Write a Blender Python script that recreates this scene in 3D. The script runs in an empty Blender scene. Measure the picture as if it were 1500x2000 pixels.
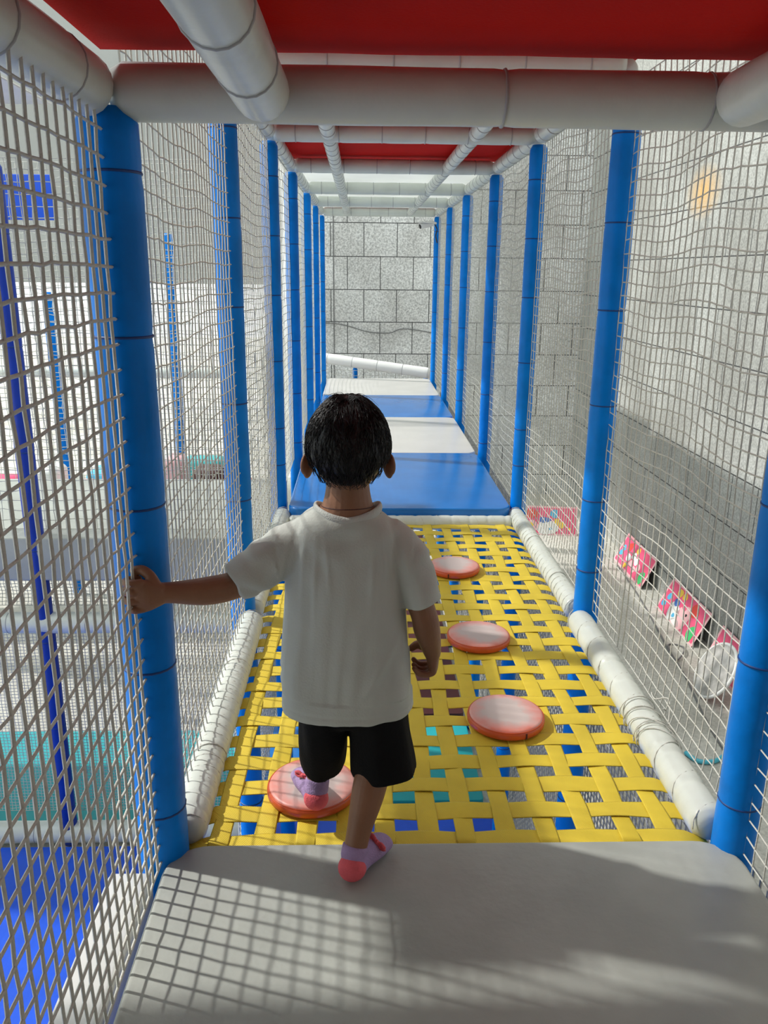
import bpy, bmesh, math, random
import numpy as np
from mathutils import Vector, Matrix, noise
sc = bpy.context.scene
COL = sc.collection
PI = math.pi
random.seed(4)

# ------------------------------------------------------------------ camera, sky, sun, exposure
CAM_LOC = Vector((-0.1934, 0.0, 1.156))
PITCH, YAW, ROLL, FPX = 0.28846, 0.03053, 0.01016, 1583.9
cam_d = bpy.data.cameras.new('camera'); cam = bpy.data.objects.new('camera', cam_d); COL.objects.link(cam)
fw = Vector((math.sin(YAW)*math.cos(PITCH), math.cos(YAW)*math.cos(PITCH), -math.sin(PITCH)))
rt = Vector((math.cos(YAW), -math.sin(YAW), 0)); up = rt.cross(fw)
r2 = rt*math.cos(ROLL) + up*math.sin(ROLL); u2 = up*math.cos(ROLL) - rt*math.sin(ROLL)
M = Matrix((r2, u2, -fw)).transposed().to_4x4(); M.translation = CAM_LOC
cam.matrix_world = M
cam_d.sensor_fit = 'VERTICAL'; cam_d.sensor_height = 24.0; cam_d.lens = FPX*24.0/2000.0
cam_d.clip_start = 0.02; cam_d.clip_end = 200
sc.camera = cam
sc.view_settings.view_transform = 'Standard'; sc.view_settings.look = 'None'
sc.view_settings.gamma = 1.0; sc.view_settings.use_curve_mapping = False
sc.view_settings.exposure = 0.42
w = bpy.data.worlds.new('overcast_sky'); sc.world = w; w.use_nodes = True
bg = w.node_tree.nodes['Background']; bg.inputs[0].default_value = (0.93, 1.0, 0.97, 1); bg.inputs[1].default_value = 1.15
sun_d = bpy.data.lights.new('sun', 'SUN'); sun = bpy.data.objects.new('sun', sun_d); COL.objects.link(sun)
sun_d.energy = 2.5; sun_d.angle = math.radians(1.5); sun_d.color = (1.0, 0.97, 0.92)
sun.rotation_euler = Vector((0.96, -0.28, -0.97)).to_track_quat('-Z', 'Y').to_euler()

# ------------------------------------------------------------------ materials
def mat(name, rgb, rough=0.5, var=0.0, vscale=6.0, bump=0.0, bscale=60.0, metal=0.0, rgb2=None, trans=0.0, spec=0.5, sheen=0.0):
    m = bpy.data.materials.new(name); m.use_nodes = True; nt = m.node_tree; N = nt.nodes; L = nt.links
    b = N['Principled BSDF']; b.inputs['Roughness'].default_value = rough; b.inputs['Metallic'].default_value = metal
    b.inputs['Specular IOR Level'].default_value = spec
    if sheen: b.inputs['Sheen Weight'].default_value = sheen
    tc = N.new('ShaderNodeTexCoord')
    n = N.new('ShaderNodeTexNoise'); n.inputs['Scale'].default_value = vscale; n.inputs['Detail'].default_value = 6
    L.new(tc.outputs['Object'], n.inputs['Vector'])
    r = N.new('ShaderNodeValToRGB'); r.color_ramp.elements[0].position = 0.36; r.color_ramp.elements[1].position = 0.64
    c2 = rgb2 if rgb2 else tuple(c*(1-var) for c in rgb)
    r.color_ramp.elements[0].color = (*c2, 1); r.color_ramp.elements[1].color = (*rgb, 1)
    L.new(n.outputs['Fac'], r.inputs['Fac']); L.new(r.outputs['Color'], b.inputs['Base Color'])
    if bump:
        n2 = N.new('ShaderNodeTexNoise'); n2.inputs['Scale'].default_value = bscale; n2.inputs['Detail'].default_value = 4
        L.new(tc.outputs['Object'], n2.inputs['Vector'])
        bp = N.new('ShaderNodeBump'); bp.inputs['Strength'].default_value = bump; bp.inputs['Distance'].default_value = 0.01
        L.new(n2.outputs['Fac'], bp.inputs['Height']); L.new(bp.outputs['Normal'], b.inputs['Normal'])
    if trans:
        t = N.new('ShaderNodeBsdfTranslucent'); L.new(r.outputs['Color'], t.inputs['Color'])
        mx = N.new('ShaderNodeMixShader'); mx.inputs[0].default_value = trans
        L.new(b.outputs[0], mx.inputs[1]); L.new(t.outputs[0], mx.inputs[2])
        L.new(mx.outputs[0], N['Material Output'].inputs['Surface'])
    return m

MB = {}
MB['blue'] = mat('blue_vinyl', (0.0, 0.23, 0.82), 0.38, 0.20, 9, 0.3, 14, spec=0.16)
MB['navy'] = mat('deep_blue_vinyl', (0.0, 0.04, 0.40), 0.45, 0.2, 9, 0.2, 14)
MB['tie'] = mat('navy_cable_tie', (0.004, 0.05, 0.22), 0.5)
MB['white'] = mat('white_vinyl', (0.69, 0.73, 0.67), 0.3, 0.10, 8, 0.25, 16)
MB['wtie'] = mat('grey_cable_tie', (0.42, 0.43, 0.43), 0.5)
MB['pad'] = mat('worn_grey_white_pad', (0.43, 0.45, 0.41), 0.42, 0.16, 5, 0.12, 40)
MB['whitemat'] = mat('white_mat_vinyl', (0.70, 0.69, 0.66), 0.3, 0.08, 4, 0.06, 30)
MB['bluemat'] = mat('blue_mat_vinyl', (0.012, 0.19, 0.60), 0.22, 0.14, 5, 0.06, 30)
MB['bluefloor'] = mat('cobalt_floor_mat', (0.01, 0.10, 0.75), 0.5, 0.15, 5, 0.1, 40)
MB['teal'] = mat('teal_floor_mat', (0.02, 0.42, 0.45), 0.5, 0.1, 5, 0.1, 40)
MB['net'] = mat('off_white_net_cord', (0.64, 0.64, 0.58), 0.7, 0.10, 30, 0.3, 300)
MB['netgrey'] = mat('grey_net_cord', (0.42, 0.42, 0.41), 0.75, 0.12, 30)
MB['red'] = mat('red_canvas', (0.62, 0.012, 0.009), 0.8, 0.15, 3, 0.2, 200, trans=0.16, spec=0.1)
MB['redfar'] = MB['red']
MB['sheet'] = mat('white_translucent_roof_sheet', (0.86, 0.87, 0.86), 0.5, 0.06, 3, trans=0.6)
MB['yellow'] = mat('yellow_webbing', (0.80, 0.60, 0.04), 0.62, 0.15, 7)
MB['skin'] = mat('child_skin', (0.28, 0.13, 0.068), 0.5, 0.14, 14, 0.08, 120)
MB['shirt'] = mat('white_cotton_jersey', (0.56, 0.585, 0.54), 0.9, 0.05, 12, 0.12, 260, spec=0.2)
MB['rib'] = mat('white_collar_rib', (0.61, 0.63, 0.59), 0.85, 0.05, 12, 0.3, 400)
MB['shorts'] = mat('black_cotton', (0.006, 0.006, 0.007), 0.9, 0.2, 12, 0.15, 200, spec=0.2)
MB['hair'] = mat('black_hair', (0.004, 0.0035, 0.004), 0.38, 0.2, 60, 0.3, 200, spec=0.35)
MB['sock'] = mat('lilac_knit', (0.42, 0.29, 0.52), 0.85, 0.12, 50, 0.4, 350)
MB['heel'] = mat('coral_knit', (0.85, 0.13, 0.16), 0.85, 0.12, 50, 0.4, 350)
MB['gold'] = mat('pale_gold_thread', (0.6, 0.5, 0.25), 0.5)
MB['eye'] = mat('eye_white', (0.8, 0.78, 0.76), 0.2)
MB['iris'] = mat('dark_iris', (0.02, 0.01, 0.006), 0.15)
MB['lip'] = mat('child_lip', (0.5, 0.14, 0.12), 0.45)
MB['nail'] = mat('fingernail', (0.62, 0.36, 0.28), 0.3)
MB['orange'] = mat('orange_red_vinyl', (0.66, 0.10, 0.028), 0.35, 0.2, 14, 0.2, 30)
MB['camwhite'] = mat('camera_white_plastic', (0.75, 0.75, 0.75), 0.35)
MB['black'] = mat('black_plastic', (0.012, 0.012, 0.014), 0.35)
MB['hose'] = mat('turquoise_rubber_hose', (0.10, 0.58, 0.75), 0.35, 0.1)
MB['cable'] = mat('grey_cable', (0.16, 0.16, 0.16), 0.6)
MB['pink'] = mat('pink_board_paint', (0.85, 0.10, 0.22), 0.5, 0.1, 8)
MB['palepink'] = mat('pale_pink_paint', (0.90, 0.50, 0.52), 0.5, 0.08)
MB['paintwhite'] = mat('white_paint', (0.82, 0.82, 0.80), 0.5)
MB['paintyellow'] = mat('yellow_paint', (0.88, 0.58, 0.06), 0.5)
MB['paintgreen'] = mat('green_paint', (0.05, 0.50, 0.15), 0.5)
MB['paintblue'] = mat('sky_blue_paint', (0.08, 0.45, 0.72), 0.5)
MB['paintnavy'] = mat('denim_blue_paint', (0.05, 0.16, 0.50), 0.5)
MB['paintred'] = mat('red_paint', (0.75, 0.06, 0.04), 0.5)
MB['dark'] = mat('dark_board_back', (0.02, 0.02, 0.02), 0.8)
MB['greyboard'] = mat('pale_grey_marbled_board', (0.62, 0.60, 0.57), 0.5, rgb2=(0.28, 0.27, 0.25), vscale=9)
MB['charcoal'] = mat('charcoal_vinyl', (0.07, 0.068, 0.062), 0.6, 0.15)
MB['maroon'] = mat('maroon_mat', (0.07, 0.012, 0.012), 0.5, 0.15)
MB['concrete'] = mat('pale_building_render', (0.40, 0.41, 0.40), 0.85, 0.15, 0.8, 0.2, 20)

def disc_top_mat():
    m = bpy.data.materials.new('pink_vinyl_scuffed_white'); m.use_nodes = True; nt = m.node_tree; N = nt.nodes; L = nt.links
    b = N['Principled BSDF']; b.inputs['Roughness'].default_value = 0.42
    tc = N.new('ShaderNodeTexCoord'); ln = N.new('ShaderNodeVectorMath'); ln.operation = 'LENGTH'
    L.new(tc.outputs['Object'], ln.inputs[0])
    n = N.new('ShaderNodeTexNoise'); n.inputs['Scale'].default_value = 18; n.inputs['Detail'].default_value = 5
    L.new(tc.outputs['Object'], n.inputs['Vector'])
    mr = N.new('ShaderNodeMath'); mr.operation = 'MULTIPLY_ADD'; mr.inputs[1].default_value = 0.085; mr.inputs[2].default_value = -0.042
    L.new(n.outputs['Fac'], mr.inputs[0])
    ad = N.new('ShaderNodeMath'); ad.operation = 'ADD'; L.new(ln.outputs['Value'], ad.inputs[0]); L.new(mr.outputs[0], ad.inputs[1])
    r = N.new('ShaderNodeValToRGB'); e = r.color_ramp.elements
    e[0].position = 0.065; e[0].color = (0.60, 0.50, 0.47, 1); e[1].position = 0.115; e[1].color = (0.78, 0.22, 0.16, 1)
    x = r.color_ramp.elements.new(0.088); x.color = (0.72, 0.38, 0.34, 1)
    L.new(ad.outputs[0], r.inputs['Fac']); L.new(r.outputs['Color'], b.inputs['Base Color'])
    return m
MB['disctop'] = disc_top_mat()

def webbing_mat():
    m = MB['yellow']; nt = m.node_tree; N = nt.nodes; L = nt.links
    b = N['Principled BSDF']; tc = N.new('ShaderNodeTexCoord')
    wv = N.new('ShaderNodeTexWave'); wv.inputs['Scale'].default_value = 130; wv.inputs['Distortion'].default_value = 1.0
    wv.bands_direction = 'DIAGONAL'
    L.new(tc.outputs['Object'], wv.inputs['Vector'])
    bp = N.new('ShaderNodeBump'); bp.inputs['Strength'].default_value = 0.35; bp.inputs['Distance'].default_value = 0.002
    L.new(wv.outputs['Fac'], bp.inputs['Height']); L.new(bp.outputs['Normal'], b.inputs['Normal'])
webbing_mat()

def granite(name, axes, base=(0.52, 0.53, 0.51), dark=(0.27, 0.275, 0.265), tile=0.428, width=0.445, off=(0, 0), joints=True, grain=55):
    m = bpy.data.materials.new(name); m.use_nodes = True; nt = m.node_tree; N = nt.nodes; L = nt.links
    b = N['Principled BSDF']; b.inputs['Roughness'].default_value = 0.75
    tc = N.new('ShaderNodeTexCoord'); sp = N.new('ShaderNodeSeparateXYZ'); L.new(tc.outputs['Object'], sp.inputs[0])
    n = N.new('ShaderNodeTexNoise'); n.inputs['Scale'].default_value = grain; n.inputs['Detail'].default_value = 8; n.inputs['Roughness'].default_value = 0.75
    L.new(tc.outputs['Object'], n.inputs['Vector'])
    r = N.new('ShaderNodeValToRGB'); r.color_ramp.elements[0].position = 0.38; r.color_ramp.elements[1].position = 0.60
    r.color_ramp.elements[0].color = (*dark, 1); r.color_ramp.elements[1].color = (*base, 1)
    L.new(n.outputs['Fac'], r.inputs['Fac'])
    n3 = N.new('ShaderNodeTexNoise'); n3.inputs['Scale'].default_value = 1.3; n3.inputs['Detail'].default_value = 4
    L.new(tc.outputs['Object'], n3.inputs['Vector'])
    r3 = N.new('ShaderNodeValToRGB'); r3.color_ramp.elements[0].color = (0.80, 0.79, 0.76, 1); r3.color_ramp.elements[1].color = (1.1, 1.1, 1.08, 1)
    r3.color_ramp.elements[0].position = 0.35; r3.color_ramp.elements[1].position = 0.65
    L.new(n3.outputs['Fac'], r3.inputs['Fac'])
    mu = N.new('ShaderNodeMixRGB'); mu.blend_type = 'MULTIPLY'; mu.inputs[0].default_value = 1
    L.new(r.outputs['Color'], mu.inputs[1]); L.new(r3.outputs['Color'], mu.inputs[2])
    out = mu.outputs[0]
    if joints:
        cb = N.new('ShaderNodeCombineXYZ')
        a1 = N.new('ShaderNodeMath'); a1.inputs[1].default_value = off[0]; L.new(sp.outputs[axes[0]], a1.inputs[0])
        a2 = N.new('ShaderNodeMath'); a2.inputs[1].default_value = off[1]; L.new(sp.outputs[axes[1]], a2.inputs[0])
        L.new(a1.outputs[0], cb.inputs[0]); L.new(a2.outputs[0], cb.inputs[1])
        br = N.new('ShaderNodeTexBrick'); br.inputs['Scale'].default_value = 1.0
        br.inputs['Brick Width'].default_value = width; br.inputs['Row Height'].default_value = tile
        br.inputs['Mortar Size'].default_value = 0.006; br.inputs['Mortar Smooth'].default_value = 0.2; br.offset = 0.5
        L.new(cb.outputs[0], br.inputs['Vector'])
        mj = N.new('ShaderNodeMixRGB'); L.new(br.outputs['Fac'], mj.inputs[0]); L.new(out, mj.inputs[1]); mj.inputs[2].default_value = (0.06, 0.06, 0.06, 1)
        out = mj.outputs[0]
    L.new(out, b.inputs['Base Color'])
    bp = N.new('ShaderNodeBump'); bp.inputs['Strength'].default_value = 0.3; bp.inputs['Distance'].default_value = 0.004
    L.new(n.outputs['Fac'], bp.inputs['Height']); L.new(bp.outputs['Normal'], b.inputs['Normal'])
    return m
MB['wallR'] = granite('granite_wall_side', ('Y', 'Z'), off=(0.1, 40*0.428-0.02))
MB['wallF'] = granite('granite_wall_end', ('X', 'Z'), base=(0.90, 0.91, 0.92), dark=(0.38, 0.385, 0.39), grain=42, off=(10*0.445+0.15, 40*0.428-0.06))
MB['ground'] = granite('pale_concrete_ground', ('X', 'Y'), base=(0.66, 0.64, 0.59), dark=(0.46, 0.45, 0.41), joints=False, grain=35)

def stain_wall(m):
    # one rust-yellow stain on the side wall
    nt = m.node_tree; N = nt.nodes; L = nt.links; b = N['Principled BSDF']
    src = b.inputs['Base Color'].links[0].from_socket
    tc = N.new('ShaderNodeTexCoord'); mp = N.new('ShaderNodeMapping'); mp.inputs['Location'].default_value = (0, -7.63*1.9, -1.86*3.2)
    mp.inputs['Scale'].default_value = (0, 1.9, 3.2); L.new(tc.outputs['Object'], mp.inputs['Vector'])
    ln = N.new('ShaderNodeVectorMath'); ln.operation = 'LENGTH'; L.new(mp.outputs[0], ln.inputs[0])
    r = N.new('ShaderNodeValToRGB'); r.color_ramp.elements[0].color = (0.8, 0.8, 0.8, 1); r.color_ramp.elements[1].color = (0, 0, 0, 1)
    r.color_ramp.elements[0].position = 0.1; r.color_ramp.elements[1].position = 0.8
    L.new(ln.outputs['Value'], r.inputs['Fac'])
    mx = N.new('ShaderNodeMixRGB'); L.new(r.outputs['Color'], mx.inputs[0]); L.new(src, mx.inputs[1]); mx.inputs[2].default_value = (0.72, 0.42, 0.12, 1)
    L.new(mx.outputs[0], b.inputs['Base Color'])
stain_wall(MB['wallR'])

# ------------------------------------------------------------------ object helpers
def tag(o, label=None, cat=None, group=None, kind=None):
    if label: o['label'] = label
    if cat: o['category'] = cat
    if group: o['group'] = group
    if kind: o['kind'] = kind
    return o
def empty(name, loc=(0, 0, 0), rz=0.0):
    o = bpy.data.objects.new(name, None); COL.objects.link(o); o.location = loc; o.rotation_euler = (0, 0, rz)
    o.empty_display_size = 0.05
    return o
def link(name, me, m, parent=None, smooth=True):
    if m is not None:
        for x in (m if isinstance(m, (list, tuple)) else [m]): me.materials.append(x)
    if smooth:
        me.polygons.foreach_set('use_smooth', [True]*len(me.polygons))
    o = bpy.data.objects.new(name, me); COL.objects.link(o)
    if parent: o.parent = parent
    return o
def from_bm(name, bm, m, parent=None, smooth=True):
    bmesh.ops.recalc_face_normals(bm, faces=bm.faces)
    me = bpy.data.meshes.new(name); bm.to_mesh(me); bm.free()
    return link(name, me, m, parent, smooth)
def box_bm(bm, x0, x1, y0, y1, z0, z1):
    r = bmesh.ops.create_cube(bm, size=1.0)
    bmesh.ops.scale(bm, vec=(x1-x0, y1-y0, z1-z0), verts=r['verts'])
    bmesh.ops.translate(bm, vec=((x0+x1)/2, (y0+y1)/2, (z0+z1)/2), verts=r['verts'])
    return r['verts']
def box(name, x0, x1, y0, y1, z0, z1, m, parent=None, bevel=0.0, seg=3):
    bm = bmesh.new(); box_bm(bm, x0, x1, y0, y1, z0, z1)
    if bevel: bmesh.ops.bevel(bm, geom=bm.edges[:], offset=bevel, segments=seg, profile=0.5, affect='EDGES')
    o = from_bm(name, bm, m, parent, smooth=False)
    if bevel:
        for p in o.data.polygons: p.use_smooth = True
        try: o.data.set_sharp_from_angle(angle=math.radians(50))
        except Exception: pass
    return o
def tube_np(pts, rad, seg=12, nref=None, cap=True, base=0):
    """verts and faces of a tube along a polyline"""
    P = np.asarray(pts, float); n = len(P)
    T = np.zeros_like(P); T[1:-1] = P[2:]-P[:-2]; T[0] = P[1]-P[0]; T[-1] = P[-1]-P[-2]
    T /= np.linalg.norm(T, axis=1)[:, None]+1e-12
    if nref is None:
        nref = np.array([0, 0, 1.0]) if abs(T[0][2]) < 0.9 else np.array([1.0, 0, 0])
    Nn = np.cross(T, np.cross(np.asarray(nref, float)[None, :], T)); Nn /= np.linalg.norm(Nn, axis=1)[:, None]+1e-12
    B = np.cross(T, Nn)
    R = np.ones((n, 2))*np.asarray(rad, float).reshape(-1, 1) if np.ndim(rad) < 2 else np.asarray(rad, float)
    a = np.arange(seg)*2*PI/seg
    V = P[:, None, :] + R[:, 0][:, None, None]*np.cos(a)[None, :, None]*Nn[:, None, :] + R[:, 1][:, None, None]*np.sin(a)[None, :, None]*B[:, None, :]
    V = V.reshape(-1, 3)
    i = np.arange(n-1)[:, None]; j = np.arange(seg)[None, :]; j2 = (j+1) % seg
    F = np.stack([base+i*seg+j+0*i, base+i*seg+j2, base+(i+1)*seg+j2, base+(i+1)*seg+j], -1).reshape(-1, 4).tolist()
    if cap:
        F.append([base+k for k in range(seg)][::-1]); F.append([base+(n-1)*seg+k for k in range(seg)])
    return V, F
class Acc:
    def __init__(s): s.V = []; s.F = []; s.n = 0
    def tube(s, pts, rad, seg=12, nref=None, cap=True):
        V, F = tube_np(pts, rad, seg, nref, cap, s.n); s.V.append(V); s.F += F; s.n += len(V)
    def mesh(s, name):
        me = bpy.data.meshes.new(name); me.from_pydata(np.concatenate(s.V).tolist(), [], s.F); me.update(); return me
    def obj(s, name, m, parent=None): return link(name, s.mesh(name), m, parent)
def wire(name, pts, r, m, parent=None, seg=10):
    a = Acc(); a.tube(pts, r, seg); return a.obj(name, m, parent)
def spline(P, k=6):
    P = [np.array(p, float) for p in P]; out = []
    Q = [2*P[0]-P[1]]+P+[2*P[-1]-P[-2]]
    for i in range(1, len(Q)-2):
        for t in np.arange(k)/k:
            out.append(0.5*((2*Q[i])+(-Q[i-1]+Q[i+1])*t+(2*Q[i-1]-5*Q[i]+4*Q[i+1]-Q[i+2])*t*t+(-Q[i-1]+3*Q[i]-3*Q[i+1]+Q[i+2])*t**3))
    out.append(P[-1]); return np.array(out)

# ------------------------------------------------------------------ foam padded tubes
def padded(name, a, b, r, m, tiem, label, cat, group, ties=None, seg=20, step=0.30, tie_part='cable_tie'):
    """foam sleeve with pinched cable ties between a and b"""
    a = Vector(a); b = Vector(b); L = (b-a).length; d = (b-a)/L
    root = empty(name, a)
    n = max(8, int(L/0.02)); ts = ties if ties is not None else [step*(0.5+k) for k in range(int(L/step+0.49))]
    rng = random.Random(name+label)
    pts = []; rad = []
    for i in range(n+1):
        s = L*i/n; p = d*s
        q = r
        for t in ts: q -= 0.0022*math.exp(-((s-t)/0.010)**2)
        q += 0.0012*noise.noise((s*7+a.x*3, a.y, a.z+3))
        if s < 0.012: q -= 0.010*(1-s/0.012)
        if L-s < 0.012: q -= 0.010*(1-(L-s)/0.012)
        pts.append(p); rad.append(q)
    wire('foam_sleeve', pts, rad, m, root, seg)
    tm = None
    for t in ts:
        if tm is None:
            A = Acc(); ring = []
            A.tube([(d*(-0.0022)), (d*0.0), (d*0.0022)], [r+0.0000, r+0.0012, r+0.0000], seg); tm = A.mesh('cable_tie'); tm.materials.append(tiem)
            tm.polygons.foreach_set('use_smooth', [True]*len(tm.polygons))
        o = bpy.data.objects.new(tie_part, tm); COL.objects.link(o); o.parent = root; o.location = d*t
    tag(root, label, cat, group)
    return root

G = -1.95
PX = 0.6
YS = [1.433, 2.62, 3.90, 5.07, 6.39, 7.59, 8.85]
# ------------------------------------------------------------------ setting: ground and granite walls
o = box('floor', -30, 3.3, -4, 40, G-0.2, G, MB['ground']); tag(o, kind='structure')
o = box('wall_right', 2.85, 3.3, -3, 11.7, G-0.1, 5.2, MB['wallR']); tag(o, kind='structure')
o = box('wall_back', -1.2, 2.85, 11.4, 11.7, G-0.1, 5.2, MB['wallF']); tag(o, kind='structure')
o = box('wall_rear_added', -6.0, 3.3, -3.3, -3.0, G-0.1, 5.2, MB['concrete']); tag(o, kind='structure')  # unseen wall added behind the camera to cut light on the child's back
o = box('trim_1', -0.563, -0.551, 11.392, 11.41, -0.6, 5.0, MB['cable']); tag(o, kind='structure')

# ------------------------------------------------------------------ corridor floor pads
def pad_slab(name, x0, x1, y0, y1, z0, z1, rc, m, parent=None, edge=0.012, corners=(1, 1, 1, 1)):
    bm = bmesh.new(); pts = []
    cs = [(x1-rc, y1-rc, 0, corners[0]), (x0+rc, y1-rc, 90, corners[1]), (x0+rc, y0+rc, 180, corners[2]), (x1-rc, y0+rc, 270, corners[3])]
    for cx, cy, a0, on in cs:
        R = rc if on else 0.01
        sx = 1 if cx > (x0+x1)/2 else -1; sy = 1 if cy > (y0+y1)/2 else -1
        if not on: cx += sx*(rc-0.01); cy += sy*(rc-0.01)
        for k in range(9):
            t = math.radians(a0+k*90/8); pts.append((cx+R*math.cos(t), cy+R*math.sin(t)))
    f = bm.faces.new([bm.verts.new((x, y, z0)) for x, y in pts])
    e = bmesh.ops.extrude_face_region(bm, geom=[f]); vs = [v for v in e['geom'] if isinstance(v, bmesh.types.BMVert)]
    bmesh.ops.translate(bm, vec=(0, 0, z1-z0), verts=vs)
    ed = [e for e in bm.edges if abs(e.verts[0].co.z-e.verts[1].co.z) < 1e-6]
    bmesh.ops.bevel(bm, geom=ed, offset=edge, segments=4, profile=0.5, affect='EDGES')
    o = from_bm(name, bm, m, parent)
    try: o.data.set_sharp_from_angle(angle=math.radians(40))
    except Exception: pass
    return o
o = pad_slab('floor_pad', -0.59, 0.60, -2.4, 1.445, -0.075, 0.0, 0.085, MB['pad'])
tag(o, 'worn grey-white vinyl floor pad the child steps off, nearest the camera', 'floor pad')
o = box('edge_board', -0.70, -0.612, -2.4, 1.38, -0.13, -0.012, MB['whitemat'], bevel=0.012); tag(o, 'white edge board along the left side of the nearest floor pad', 'board')
mats = [('bluemat', 3.785, 5.055, 'blue vinyl mat right behind the woven yellow floor, nearest of the row', 'blue'),
        ('whitemat', 5.06, 6.375, 'white vinyl mat between the two blue mats', 'white'),
        ('bluemat', 6.38, 7.56, 'blue vinyl mat between the two white mats, further back', 'blue'),
        ('whitemat', 7.565, 8.79, 'white vinyl mat at the far end, in front of the low railing', 'white')]
for k, y0, y1, lb, _ in mats:
    o = pad_slab('floor_mat', -0.545, 0.548, y0, y1, 0.0, 0.05, 0.07, MB[k], edge=0.008)
    tag(o, lb, 'mat', 'mats along the corridor floor')
for i in range(2, 6):
    o = box('deck_board', -0.555, 0.555, YS[i]-0.08 if i == 2 else YS[i], YS[i+1]-0.004, -0.06, -0.001, MB['whitemat'], bevel=0.004)
    tag(o, ['white deck board under the nearest blue mat', 'white deck board under the white mat between the blue ones', 'white deck board under the second blue mat', 'white deck board under the farthest white mat'][i-2], 'deck board', 'deck boards under the mats')

# ------------------------------------------------------------------ woven yellow floor
WZ = -0.012
def strap_mesh(name, axis, c, length0, length1, width, crossings, parity, wob, ends):
    """flat webbing strap waving over and under its crossings"""
    bm = bmesh.new(); n = 4*len(crossings); rows = []
    pitch = crossings[1]-crossings[0]
    for i in range(n+1):
        s = length0+(length1-length0)*i/n
        ph = (s-crossings[0])/pitch
        z = WZ + (0.0016 if parity == 0 else -0.0016)*math.cos(PI*ph)
        edge = min(s-length0, length1-s)
        if ends and edge < 0.05: z -= (0.05-edge)*0.35
        lat = c + wob(s); tw = 0.0016*math.sin(s*11+c*37); wd = width*(1+0.05*math.sin(s*23+c*50))
        row = []
        for q, dz in ((-0.5, 0), (-0.42, 0.0008), (0, 0.0010), (0.42, 0.0008), (0.5, 0), (0.42, -0.0008), (-0.42, -0.0008)):
            l = lat+q*wd; zz = z+dz+tw*q*2
            row.append(bm.verts.new((l, s, zz) if axis == 'Y' else (s, l, zz)))
        rows.append(row)
    for a, b in zip(rows, rows[1:]):
        for k in range(7): bm.faces.new((a[k], a[(k+1) % 7], b[(k+1) % 7], b[k]))
    bm.faces.new(rows[0]); bm.faces.new(rows[-1][::-1])
    return bm
web = empty('woven_strap_floor', (0, 1.44, WZ))
tag(web, 'springy floor woven from flat yellow straps with square gaps, under the stepping pads', 'woven floor')
xs = [-0.485+0.0875*i for i in range(12)]; ysr = [1.462+0.0968*j for j in range(24)]
for i, x in enumerate(xs):
    ph = random.uniform(0, 6)
    amp = 0.010 if 1 < i < 10 else 0.006
    if i < 3: wb = lambda s, ph=ph, i=i: 0.016*math.sin((s-1.45)*PI/2.35)*(1 if i else .3) + 0.005*math.sin(s*4+ph) - 0.012*(1 if i == 0 else 0.3)*math.cos((s-1.45)*2)
    else: wb = lambda s, ph=ph, amp=amp: amp*0.7*math.sin(s*3.1+ph)+0.003*math.sin(s*9+ph)
    b_ = strap_mesh('strap', 'Y', x, 1.446, 3.74, 0.0445, ysr, i % 2, wb, False)
    o = from_bm('strap', b_, MB['yellow'], web); o.location = (0, -1.44, -WZ)
for j, y in enumerate(ysr):
    ph = random.uniform(0, 6)
    b_ = strap_mesh('strap', 'X', y+0.0, -0.565, 0.565, 0.057, xs, (j+1) % 2, lambda s, ph=ph: 0.0035*math.sin(s*5+ph), True)
    # crossings phase must follow the long straps
    o = from_bm('strap', b_, MB['yellow'], web); o.location = (0, -1.44, -WZ)

# ------------------------------------------------------------------ round stepping pads
def stepping(x, y, z, rz, label):
    root = empty('stepping_pad', (x, y, z), rz)
    R, H = 0.104, 0.027
    prof = [(0, 0), (R-0.006, 0), (R-0.001, 0.004), (R, 0.012), (R, H-0.012), (R-0.001, H-0.007), (R-0.004, H-0.005)]
    bm = bmesh.new(); seg = 72
    def lathe(bm, prof):
        rings = []
        for r_, z_ in prof:
            if r_ < 1e-6: rings.append([bm.verts.new((0, 0, z_))])
            else: rings.append([bm.verts.new((r_*math.cos(2*PI*k/seg), r_*math.sin(2*PI*k/seg), z_)) for k in range(seg)])
        for a, b in zip(rings, rings[1:]):
            for k in range(seg):
                if len(a) == 1: bm.faces.new((a[0], b[k], b[(k+1) % seg]))
                elif len(b) == 1: bm.faces.new((a[k], a[(k+1) % seg], b[0]))
                else: bm.faces.new((a[k], a[(k+1) % seg], b[(k+1) % seg], b[k]))
    lathe(bm, prof); from_bm('side_band', bm, MB['orange'], root)
    bm = bmesh.new()
    lathe(bm, [(R-0.0045, H-0.006), (R-0.006, H-0.0025), (R-0.012, H), (R*0.6, H+0.0012), (R*0.3, H+0.0016), (0, H+0.0018)])
    o = from_bm('top_cover', bm, MB['disctop'], root); o['label'] = 'pink top scuffed pale in the middle'
    a = Acc(); a.tube([((R-0.004)*math.cos(2*PI*k/72), (R-0.004)*math.sin(2*PI*k/72), H-0.005) for k in range(73)], 0.0016, 6, (0, 0, 1), False)
    a.obj('piping', MB['orange'], root)
    box('side_seam', R-0.001, R+0.0012, -0.0022, 0.0022, 0.004, H-0.008, MB['maroon'], root)
    tag(root, label, 'stepping pad', 'round stepping pads on the woven floor')
stepping(-0.304, 1.628, WZ+0.006, 1.9, 'round pink stepping pad under the child\'s forward foot')
stepping(0.200, 1.932, WZ+0.006, -1.2, 'round pink stepping pad on the right, nearest of the three empty ones')
stepping(0.196, 2.432, WZ+0.006, 2.5, 'round pink stepping pad between two other empty ones on the right')
stepping(0.188, 3.085, WZ+0.006, -1.9, 'round pink stepping pad farthest back, nearest the blue mat')

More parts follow.
